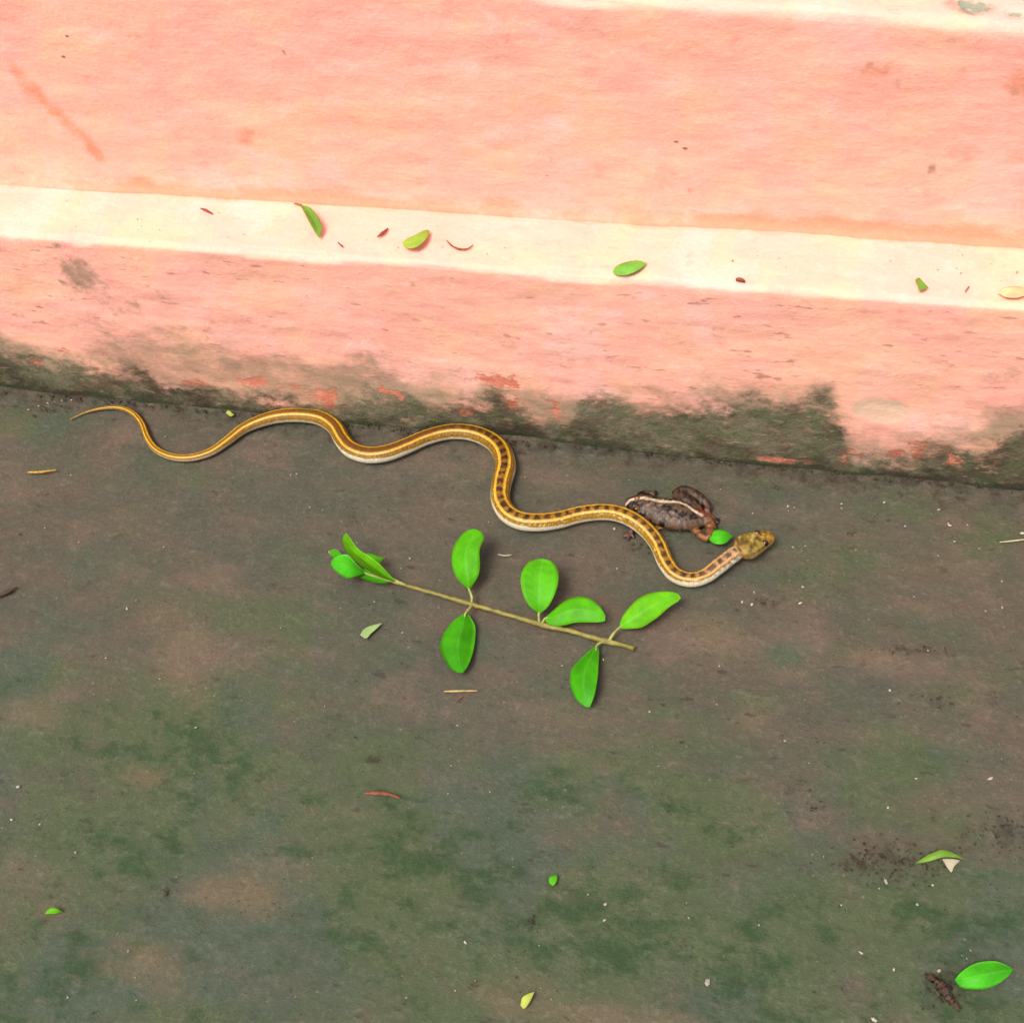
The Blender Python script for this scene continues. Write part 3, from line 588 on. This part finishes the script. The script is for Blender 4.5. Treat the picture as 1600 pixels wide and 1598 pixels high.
def leaf_geo(left, right, z0, z1, arch=.002, fold=.0, base=0.0, nt=17, nu=9, th=.00028, curl=0.0):
    Lp = smooth_path(left, nt); Rp = smooth_path(right, nt); V, U, TT = [], [], []
    for i in range(nt):
        t = i / (nt - 1)
        for j in range(nu):
            u = 2 * j / (nu - 1) - 1; p = Lp[i] * (1 - u) / 2 + Rp[i] * (1 + u) / 2
            z = base + z0 + (z1 - z0) * t + arch * math.sin(math.pi * t) + fold * abs(u) * math.sin(math.pi * min(1, t * 1.1 + .05)) + curl * u * math.sin(math.pi * t)
            V.append(onZ(p[0], p[1], max(z, base + .0006))); U.append(u); TT.append(t)
    n = len(V); V = np.array(V); B = V - [0, 0, th]
    F = [f for f in grid_faces(nt, nu)]; a, b, c = (V[F[len(F) // 2][k]] for k in (0, 1, 2))
    if np.cross(b - a, c - b)[2] < 0: F = [f[::-1] for f in F]
    rim = [i * nu for i in range(nt)] + [(nt - 1) * nu + j for j in range(1, nu)] + [i * nu + nu - 1 for i in range(nt - 2, -1, -1)] + [j for j in range(nu - 2, 0, -1)]
    F2 = F + [tuple(q + n for q in f[::-1]) for f in F] + [(rim[i], rim[(i + 1) % len(rim)], rim[(i + 1) % len(rim)] + n, rim[i] + n) for i in range(len(rim))]
    return np.vstack([V, B]), F2, U + U, TT + TT
def leaf(name, left, right, mat, parent=None, **kw):
    V, F, U, T = leaf_geo(left, right, **kw); o = mesh_obj(name, V, F, mat, attrs={'leaf_u': U, 'leaf_t': T})
    if parent: adopt(o, parent)
    return o
def rod(name, L, mat, parent=None, base=0.0, m=8, n=None, rough=.12):
    """L: (px, py, height, radius) in metres above base"""
    Q = np.array([np.r_[onZ(x, y, base + z), r] for x, y, z, r in L]); Q = smooth_path(Q, n or max(8, 6 * len(Q)))
    V, F = tube(Q[:, :3], Q[:, 3], Q[:, 3], m); V = V + np.repeat(Q[:, 3], m)[:, None] * rough * RNG.standard_normal(V.shape); o = mesh_obj(name, V, F, mat)
    if parent: adopt(o, parent)
    return o

sprig = empty('leafy_sprig', (*onZ(800, 960)[:2], 0))
tag(sprig, 'broken green sprig with paired oval leaves along a thin stem lying below the snake', 'sprig')
rod('stem', [(612, 908, .0075, .0011), (640, 916, .0066, .0012), (690, 930, .0056, .0013), (737, 944, .0050, .0016), (790, 959, .0044, .0014), (845, 975, .0040, .0017), (900, 988, .0032, .0015), (945, 1001, .0028, .0019), (970, 1007, .0024, .0015), (991, 1013, .0018, .0016)], mstem, sprig, n=70)
SPR = [
 ([(733, 921), (722, 912), (712, 900), (706, 880), (707, 860), (715, 843), (727, 830), (740, 826)], [(733, 921), (740, 912), (748, 897), (750, 880), (749, 862), (752, 850), (757, 840), (750, 829), (740, 826)], G1, dict(z0=.0075, z1=.020, arch=.006, fold=-.003, curl=.002), [(737, 943, .0052, .0010), (737, 932, .0070, .0008), (733, 921, .0076, .0008), (732, 915, .0082, .0005)]),
 ([(728, 956), (706, 972), (692, 992), (687, 1010), (692, 1026), (702, 1042), (712, 1050), (723, 1051)], [(728, 956), (739, 970), (743, 981), (742, 1002), (738, 1022), (731, 1040), (723, 1051)], G3, dict(z0=.007, z1=.006, arch=.004, fold=-.004, curl=-.003), [(738, 945, .0052, .0011), (733, 951, .0068, .0009), (728, 957, .0074, .0008), (726, 964, .0078, .0005)]),
 ([(842, 959), (824, 942), (815, 920), (814, 898), (822, 882), (834, 874.5), (848, 873)], [(842, 959), (856, 948), (866, 930), (872, 910), (872, 892), (866, 880), (858, 875), (848, 873)], G1, dict(z0=.006, z1=.020, arch=.004, fold=.002), [(843, 974, .0044, .0011), (842, 966, .0056, .0009), (842, 958, .0063, .0008), (843, 950, .0075, .0005)]),
 ([(850, 966), (866, 952), (880, 940), (894, 933.5), (908, 932), (924, 936), (938, 948), (946, 962), (945, 970)], [(850, 966), (856, 974), (868, 978), (884, 976), (898, 972.5), (920, 972), (935, 972), (945, 970)], G1, dict(z0=.006, z1=.009, arch=.005, fold=-.002, curl=-.003), [(846, 975, .0044, .0010), (849, 970, .0058, .0008), (852, 966, .0064, .0007), (860, 964, .0070, .0005)]),
 ([(966, 982), (972, 964), (982, 950), (996, 936), (1012, 927.5), (1030, 924), (1048, 924), (1060, 927), (1064, 934)], [(966, 982), (984, 982), (1002, 980), (1016, 972), (1030, 962), (1046, 948), (1060, 939), (1064, 934)], G2, dict(z0=.0065, z1=.014, arch=.004, fold=-.002, curl=-.003), [(952, 1001, .0036, .0011), (957, 992, .0050, .0009), (965, 983, .0066, .0008), (975, 975, .0078, .0005)]),
 ([(933, 1007), (920, 1017), (904, 1032), (893, 1046), (890, 1060), (893, 1078), (900, 1092), (910, 1102), (921, 1105)], [(933, 1007), (936, 1016), (935, 1040), (934, 1056), (931, 1076), (927, 1092), (921, 1105)], G3, dict(z0=.0040, z1=.005, arch=.005, fold=-.003, curl=.003), [(944, 1002, .0030, .0010), (938, 1004, .0038, .0009), (933, 1008, .0044, .0008), (931, 1016, .0056, .0005)]),
 ([(620, 908), (608, 897), (592, 880), (576, 868), (560, 858), (548, 842), (541, 832)], [(620, 908), (600, 904), (580, 894), (560, 880), (545, 866), (536, 852), (535, 840), (541, 832)], G2, dict(z0=.008, z1=.026, arch=.006, fold=.003, curl=.004), [(634, 914, .0072, .0010), (627, 911, .0078, .0010), (620, 908, .0082, .0009), (610, 901, .010, .0005)]),
 ([(572, 895), (556, 880), (544, 867), (532, 867), (521, 873), (517, 879)], [(572, 895), (553, 901), (540, 903), (528, 895), (519, 886), (517, 879)], G4, dict(z0=.007, z1=.011, arch=.007, fold=-.001), [(612, 908, .0074, .0009), (596, 903, .0072, .0008), (575, 897, .0072, .0007), (565, 892, .008, .0005)]),
 ([(566, 872), (574, 864), (586, 867), (600, 871)], [(566, 872), (576, 878), (588, 881), (594, 878), (600, 871)], G1, dict(z0=.010, z1=.0085, arch=.002, fold=.001), None),
 ([(612, 908), (600, 903), (580, 893), (556, 884), (540, 878)], [(612, 908), (598, 911), (578, 908), (558, 900), (545, 893), (540, 878)], G3, dict(z0=.0065, z1=.004, arch=.001, fold=.001), None),
 ([(545, 876), (534, 866), (524, 858), (512, 861)], [(545, 876), (532, 876), (520, 870), (512, 861)], G3, dict(z0=.005, z1=.007, arch=.002), None)]
for Lf, Rt, mt, kw, stalk in SPR:
    lf = leaf('leaf', Lf, Rt, mt, sprig, **kw)
    if stalk:
        q = rod('leaf_stalk', stalk, mstalk, None, n=14); q.parent = lf
rod('bud', [(528, 876, .004, .0006), (520, 868, .006, .0008), (513, 861, .008, .0003)], mstalk, sprig, n=10)

def fallen(name, left, right, mat, label, cat='leaf', group=None, **kw):
    return tag(leaf(name, left, right, mat, **kw), label, cat, group)
fallen('fallen_leaf', [(1584, 1513), (1568, 1505), (1554, 1501), (1534, 1502), (1516, 1508), (1500, 1520), (1492, 1530)], [(1584, 1513), (1576, 1524), (1560, 1536), (1540, 1544), (1516, 1544.5), (1500, 1541), (1492, 1530)], G4, 'whole bright green oval leaf lying alone beside a crumbling dark twig', z0=.002, z1=.002, arch=.005, fold=-.003)
fallen('fallen_leaf', [(1429, 1349), (1446, 1337), (1460, 1331), (1473, 1327), (1490, 1332), (1507, 1342)], [(1429, 1349), (1452, 1345), (1472, 1339), (1492, 1339), (1507, 1342)], G7, 'narrow green leaf folded over on the patch of dark soil crumbs', z0=.001, z1=.001, arch=.008, fold=-.001)
fallen('leaf_scrap', [(1472, 1341), (1488, 1341), (1500, 1344)], [(1476, 1348), (1481, 1356), (1487, 1362), (1491, 1353), (1500, 1344)], G9, 'pale bleached leaf scrap tucked under the folded green leaf', 'leaf scrap', z0=.001, z1=.0015, arch=.001)
fallen('leaf_scrap', [(563, 992), (568, 983), (580, 977), (597, 973)], [(563, 992), (572, 997), (580, 989), (589, 981), (597, 973)], G5, 'pale green wedge-shaped leaf scrap below the sprig stem', 'leaf scrap', z0=.001, z1=.002, arch=.001)
fallen('leaf_scrap', [(70, 1427), (76, 1420), (86, 1418), (98, 1424)], [(70, 1427), (80, 1427), (90, 1426), (98, 1424)], G2, 'little bright green half-moon leaf scrap on mossy concrete', 'leaf scrap', z0=.001, z1=.001, arch=.002)
fallen('leaf_scrap', [(858, 1379), (858, 1371), (865, 1367), (871, 1367)], [(858, 1379), (864, 1383), (870, 1376), (871, 1367)], G1, 'tiny round deep green leaf scrap on the mossy concrete', 'leaf scrap', z0=.001, z1=.001, arch=.001)
fallen('leaf_scrap', [(813, 1570), (816, 1558), (825, 1552), (835, 1549)], [(813, 1570), (819, 1575), (828, 1564), (835, 1549)], G6, 'pale yellow curved leaf scrap with pointed tip on the concrete', 'leaf scrap', z0=.001, z1=.002, arch=.002)
fallen('leaf_scrap', [(353, 645), (357, 641), (366, 648)], [(353, 645), (360, 650), (366, 648)], G6, 'tiny yellow-green leaf scrap beside the hind part of the snake', 'leaf scrap', z0=.001, z1=.001, arch=.001)
fallen('leaf_scrap', [(1105, 838), (1112, 830), (1124, 827), (1136, 830), (1145, 838)], [(1105, 838), (1111, 846), (1122, 850), (1134, 848), (1145, 838)], G4, 'small oval light green leaf between the frog and the snake head', 'leaf', z0=.0035, z1=.004, arch=.0045, fold=-.001)
# on the ledge
LB = dict(base=H1)
o = fallen('fallen_leaf', [(469, 320), (484, 324), (494, 335), (501, 347), (503, 358), (499, 372)], [(469, 320), (475, 332), (484, 349), (492, 363), (499, 372)], G7, 'half-folded green leaf with brown stalk lying slantwise on the ledge', z0=.002, z1=.002, arch=.003, fold=.002, **LB)
q = rod('leaf_stalk', [(460, 318, .0015, .0005), (465, 319, .002, .0006), (471, 321, .0022, .0007)], mat_plain('brown_stalk', (.22, .10, .04)), None, H1, n=8); q.parent = o
o = fallen('fallen_leaf', [(629, 378), (636, 373), (645, 369), (656, 363), (666, 359), (672, 361)], [(629, 378), (631, 385), (643, 388), (656, 383), (666, 373), (672, 361)], mat_leaf('leaf_lime', (.28, .42, .05), .5), 'curled yellow-green leaf with a dark bud on the ledge', z0=.002, z1=.003, arch=.003, **LB)
V, F, _ = sphere(onZ(636, 369, H1 + .0035), .0024, (0, 0, 1), 10, 7); V += .0004 * RNG.standard_normal(V.shape)
q = mesh_obj('bud', V, F, mat_plain('dark_bud', (.06, .08, .015))); q.parent = o
fallen('fallen_leaf', [(957, 424), (964, 415), (980, 409), (996, 407), (1011, 411)], [(957, 424), (962, 429), (976, 430), (990, 426), (1004, 418), (1011, 411)], mat_leaf('leaf_ledge', (.16, .40, .05), .5), 'flat green oval leaf at the very edge of the ledge', z0=.001, z1=.002, arch=.003, fold=-.001, **LB)
fallen('leaf_scrap', [(1430, 437), (1436, 434), (1444, 442), (1451, 449)], [(1430, 437), (1434, 446), (1438, 454), (1451, 449)], G7, 'torn triangular green leaf scrap with brown edge on the ledge', 'leaf scrap', z0=.001, z1=.002, arch=.001, **LB)
fallen('fallen_leaf', [(1560, 457), (1570, 449), (1590, 448), (1620, 452)], [(1560, 457), (1572, 464), (1594, 464), (1620, 452)], G8, 'faded cream leaf lying flat near the edge of the ledge', z0=.0008, z1=.001, arch=.001, **LB)

# ------------------------------------------------------------------ twigs, straws and crumbs
mstraw = mat_plain('dry_straw', (.42, .30, .12), .7, .4); mredb = mat_plain('red_bark', (.20, .060, .030), .7, .4); mdark = mat_plain('dark_twig', (.06, .035, .022), .8, .5); mgold = mat_plain('gold_straw', (.42, .26, .04), .6, .4); mpale = mat_plain('pale_straw', (.40, .36, .22), .7, .3)
tag(rod('straw', [(694, 1080, .0015, .0004), (715, 1079.5, .0018, .0006), (746, 1079, .0015, .0004)], mstraw), 'thin dry yellow straw lying crosswise below the sprig', 'straw')
tag(rod('twig', [(722, 1088, .001, .0004), (712, 1096, .001, .0003)], mredb), 'tiny reddish twig piece touching the dry yellow straw', 'twig')
tag(rod('straw', [(44, 738, .001, .0006), (62, 737.5, .0016, .0010), (74, 736, .0018, .0008), (88, 734, .001, .0004)], mgold), 'short golden straw below the tip of the snake tail', 'straw')
tag(rod('straw', [(778, 866, .001, .0003), (788, 868, .0012, .0005), (799, 867, .001, .0003)], mpale), 'short pale straw between the snake and the sprig', 'straw')
tag(rod('straw', [(1562, 847, .001, .0003), (1582, 845, .0012, .0005), (1606, 842, .001, .0004)], mpale), 'long pale straw on bare concrete near the wall foot', 'straw')
tag(rod('twig', [(-12, 935, .001, .0008), (8, 927, .0014, .0012), (27, 917, .001, .0006)], mdark), 'dark brown twig on bare concrete below the golden straw', 'twig')
tag(rod('twig', [(570, 1239, .001, .0006), (590, 1239, .002, .0012), (608, 1241, .0018, .0010), (624, 1246, .001, .0005)], mredb), 'reddish brown curled bark sliver on the mossy concrete', 'bark sliver')
tag(rod('twig', [(1444, 1522, .001, .0008), (1460, 1530, .002, .0016), (1475, 1545, .0024, .0022), (1484, 1560, .002, .0016), (1500, 1578, .001, .0009)], mdark, n=44, rough=.38), 'crumbling dark twig with soil crumbs beside the whole green leaf', 'twig')
tag(rod('twig', [(698, 376, .001, .0003), (706, 384, .0014, .0005), (717, 389, .0016, .0006), (730, 389, .0014, .0005), (739, 383, .001, .0003)], mredb, None, H1), 'thin red-brown twig curved like a bow on the ledge', 'twig')
tag(rod('twig', [(590, 370, .001, .0005), (598, 364, .0015, .0010), (606, 357, .001, .0005)], mredb, None, H1), 'short stubby red-brown twig beside the curled leaf on the ledge', 'twig')
tag(rod('twig', [(314, 326, .001, .0005), (322, 329, .0014, .0009), (332, 334, .001, .0004)], mredb, None, H1), 'reddish forked twig scrap on the ledge', 'twig')
tag(rod('twig', [(528, 379, .0008, .0004), (535, 385, .0008, .0006)], mredb, None, H1), 'tiny brown bit below the half-folded leaf on the ledge', 'twig')
tag(rod('bark_chip', [(1150, 437, .001, .0008), (1157, 437, .0018, .0014), (1164, 440, .001, .0007)], mredb, None, H1), 'small brown bark chip at the ledge edge', 'bark chip')
tag(rod('twig', [(1508, 456, .0006, .0003), (1514, 448, .0006, .0004)], mredb, None, H1), 'hair-thin brown twig beside the faded cream leaf on the ledge', 'twig')

ICO = np.array([(0, 0, 1), (.9, 0, .2), (.28, .85, .2), (-.72, .52, .2), (-.72, -.52, .2), (.28, -.85, .2), (0, 0, -.5)])
IF = [(0, 1, 2), (0, 2, 3), (0, 3, 4), (0, 4, 5), (0, 5, 1), (6, 2, 1), (6, 3, 2), (6, 4, 3), (6, 5, 4), (6, 1, 5)]
def scatter(name, L, mat, label, cat):
    """L: (px, py, size m, base height)"""
    V, F = [], []
    for x, y, s, b in L:
        th = random.uniform(0, 6.28); R = np.array([[math.cos(th), -math.sin(th), 0], [math.sin(th), math.cos(th), 0], [0, 0, 1]])
        q = (ICO * (1 + .25 * RNG.standard_normal((7, 1))) * [s * random.uniform(.8, 1.5), s * random.uniform(.6, 1), s * random.uniform(.45, .8)]) @ R.T + onZ(x, y, b + s * .25)
        F += [tuple(i + len(V) for i in f) for f in IF]; V += list(q)
    o = mesh_obj(name, V, F, mat, smooth=False); o['kind'] = 'stuff'; tag(o, label, cat); return o
W = [(463, 740, 3), (454, 742, 2), (97, 626, 3), (75, 630, 3), (60, 634, 2), (45, 640, 3), (112, 625, 2), (165, 1028, 2.2), (70, 825, 1.6), (123, 847, 2), (198, 950, 2.6), (213, 938, 2), (306, 1136, 1.8), (18, 1280, 2), (28, 1229, 2.5), (118, 1331, 1.6), (1287, 1338, 2.2), (1384, 1377, 2.4), (1374, 1388, 2), (1433, 1412, 2.4), (1457, 1382, 2.2),
     (1548, 1216, 3.2), (1432, 1216, 2), (1346, 1488, 2.8), (1397, 1514, 2.2), (1467, 1516, 2.2), (1366, 1593, 4), (1105, 1535, 4.5), (946, 1412, 2.6), (944, 1437, 2.8), (1076, 1434, 2), (919, 1397, 1.8), (1226, 1157, 2.2), (1015, 1112, 1.8), (943, 1030, 2.2), (964, 888, 1.8), (878, 1040, 1.6), (1315, 787, 3), (1382, 785, 2), (1414, 822, 2), (1466, 796, 2.6), (1484, 821, 2.2),
     (1511, 820, 2.4), (1491, 846, 2.2), (1466, 868, 2), (1530, 857, 2), (1250, 942, 2.8), (1254, 917, 2), (1565, 908, 2), (1566, 949, 2.2), (1428, 932, 1.8), (1239, 855, 2), (1258, 853, 2), (1597, 833, 3), (1337, 859, 1.6), (1231, 791, 2), (1241, 793, 2), (640, 872, 1.8), (627, 888, 1.6), (960, 826, 2.4), (1062, 829, 2.2), (1125, 730, 1.5), (1171, 735, 1.8), (1176, 802, 1.8), (1126, 764, 1.4), (1142, 728, 1.5), (258, 682, 1.8), (1450, 1016, 2), (1390, 1078, 2),
     (213, 1562, 1.6), (1186, 1445, 1.6), (1178, 925, 2.2), (1160, 940, 3), (1175, 944, 2.4), (700, 1240, 1.4), (585, 940, 1.4)]
GL = [(x, y, s * .00042, 0) for x, y, s in W]
for _ in range(90):
    GL.append((random.uniform(-40, 1640), 720 + 900 * random.random() ** 1.3, random.uniform(.00022, .0006) * random.choice((1, 1, 1, 1.5)), 0))
GL = [g for g in GL if not (g[1] < 640 + .1 * g[0] and g[0] > 130)]
scatter('grit', GL, mat_plain('pale_grit', (.34, .31, .245), .7, .4), 'tiny pale grains of grit scattered over the concrete', 'grit')
CL = []
for (x, y, sx, sy, n) in [(1395, 1345, 70, 26, 170), (1340, 1347, 30, 16, 50), (1560, 1300, 55, 24, 80), (1475, 1548, 20, 22, 60), (75, 636, 30, 9, 40), (1330, 834, 5, 3, 6), (830, 1438, 8, 9, 14), (1275, 1260, 14, 20, 18), (1430, 1016, 50, 6, 24), (1000, 858, 22, 8, 20), (1470, 1095, 40, 12, 20), (1190, 940, 22, 7, 14), (256, 1398, 9, 12, 12)]:
    for _ in range(n): CL.append((random.gauss(x, sx * .6), random.gauss(y, sy * .6), random.uniform(.0003, .0011), 0))
for _ in range(200): CL.append((random.uniform(-40, 1640), 740 + 880 * random.random(), random.uniform(.0003, .0008), 0))
scatter('soil_crumbs', CL, mat_plain('dark_soil', (.05, .034, .022), .9, .6), 'dark soil crumbs gathered in loose patches on the concrete', 'soil')
FL = [(x, 640 + .098 * x + random.uniform(-28, -2) if 0 else 608 + .0985 * x + random.uniform(-1, 7), random.uniform(.0005, .0016), 0) for x in [random.uniform(-30, 1640) for _ in range(260)]]
scatter('wall_foot_dirt', FL, mat_plain('wall_foot_soil', (.045, .036, .022), .9, .6), 'line of dark dirt lodged along the foot of the wall', 'dirt')
LG = [(random.uniform(0, 1600), 0, random.uniform(.0002, .0006), H1) for _ in range(70)]
LG = [(x, 300 + .065 * x + random.uniform(0, 62), s, b) for x, _, s, b in LG] + [(1145, 408, .0012, H1), (1218, 404, .0008, H1), (1465, 422, .0008, H1), (1501, 427, .0007, H1), (228, 294, .0016, H1), (940, 406, .0006, H1)]
scatter('ledge_crumbs', LG, mat_plain('ledge_crumb', (.34, .15, .09), .9, .5), 'fine reddish crumbs scattered on the pale ledge', 'crumbs')
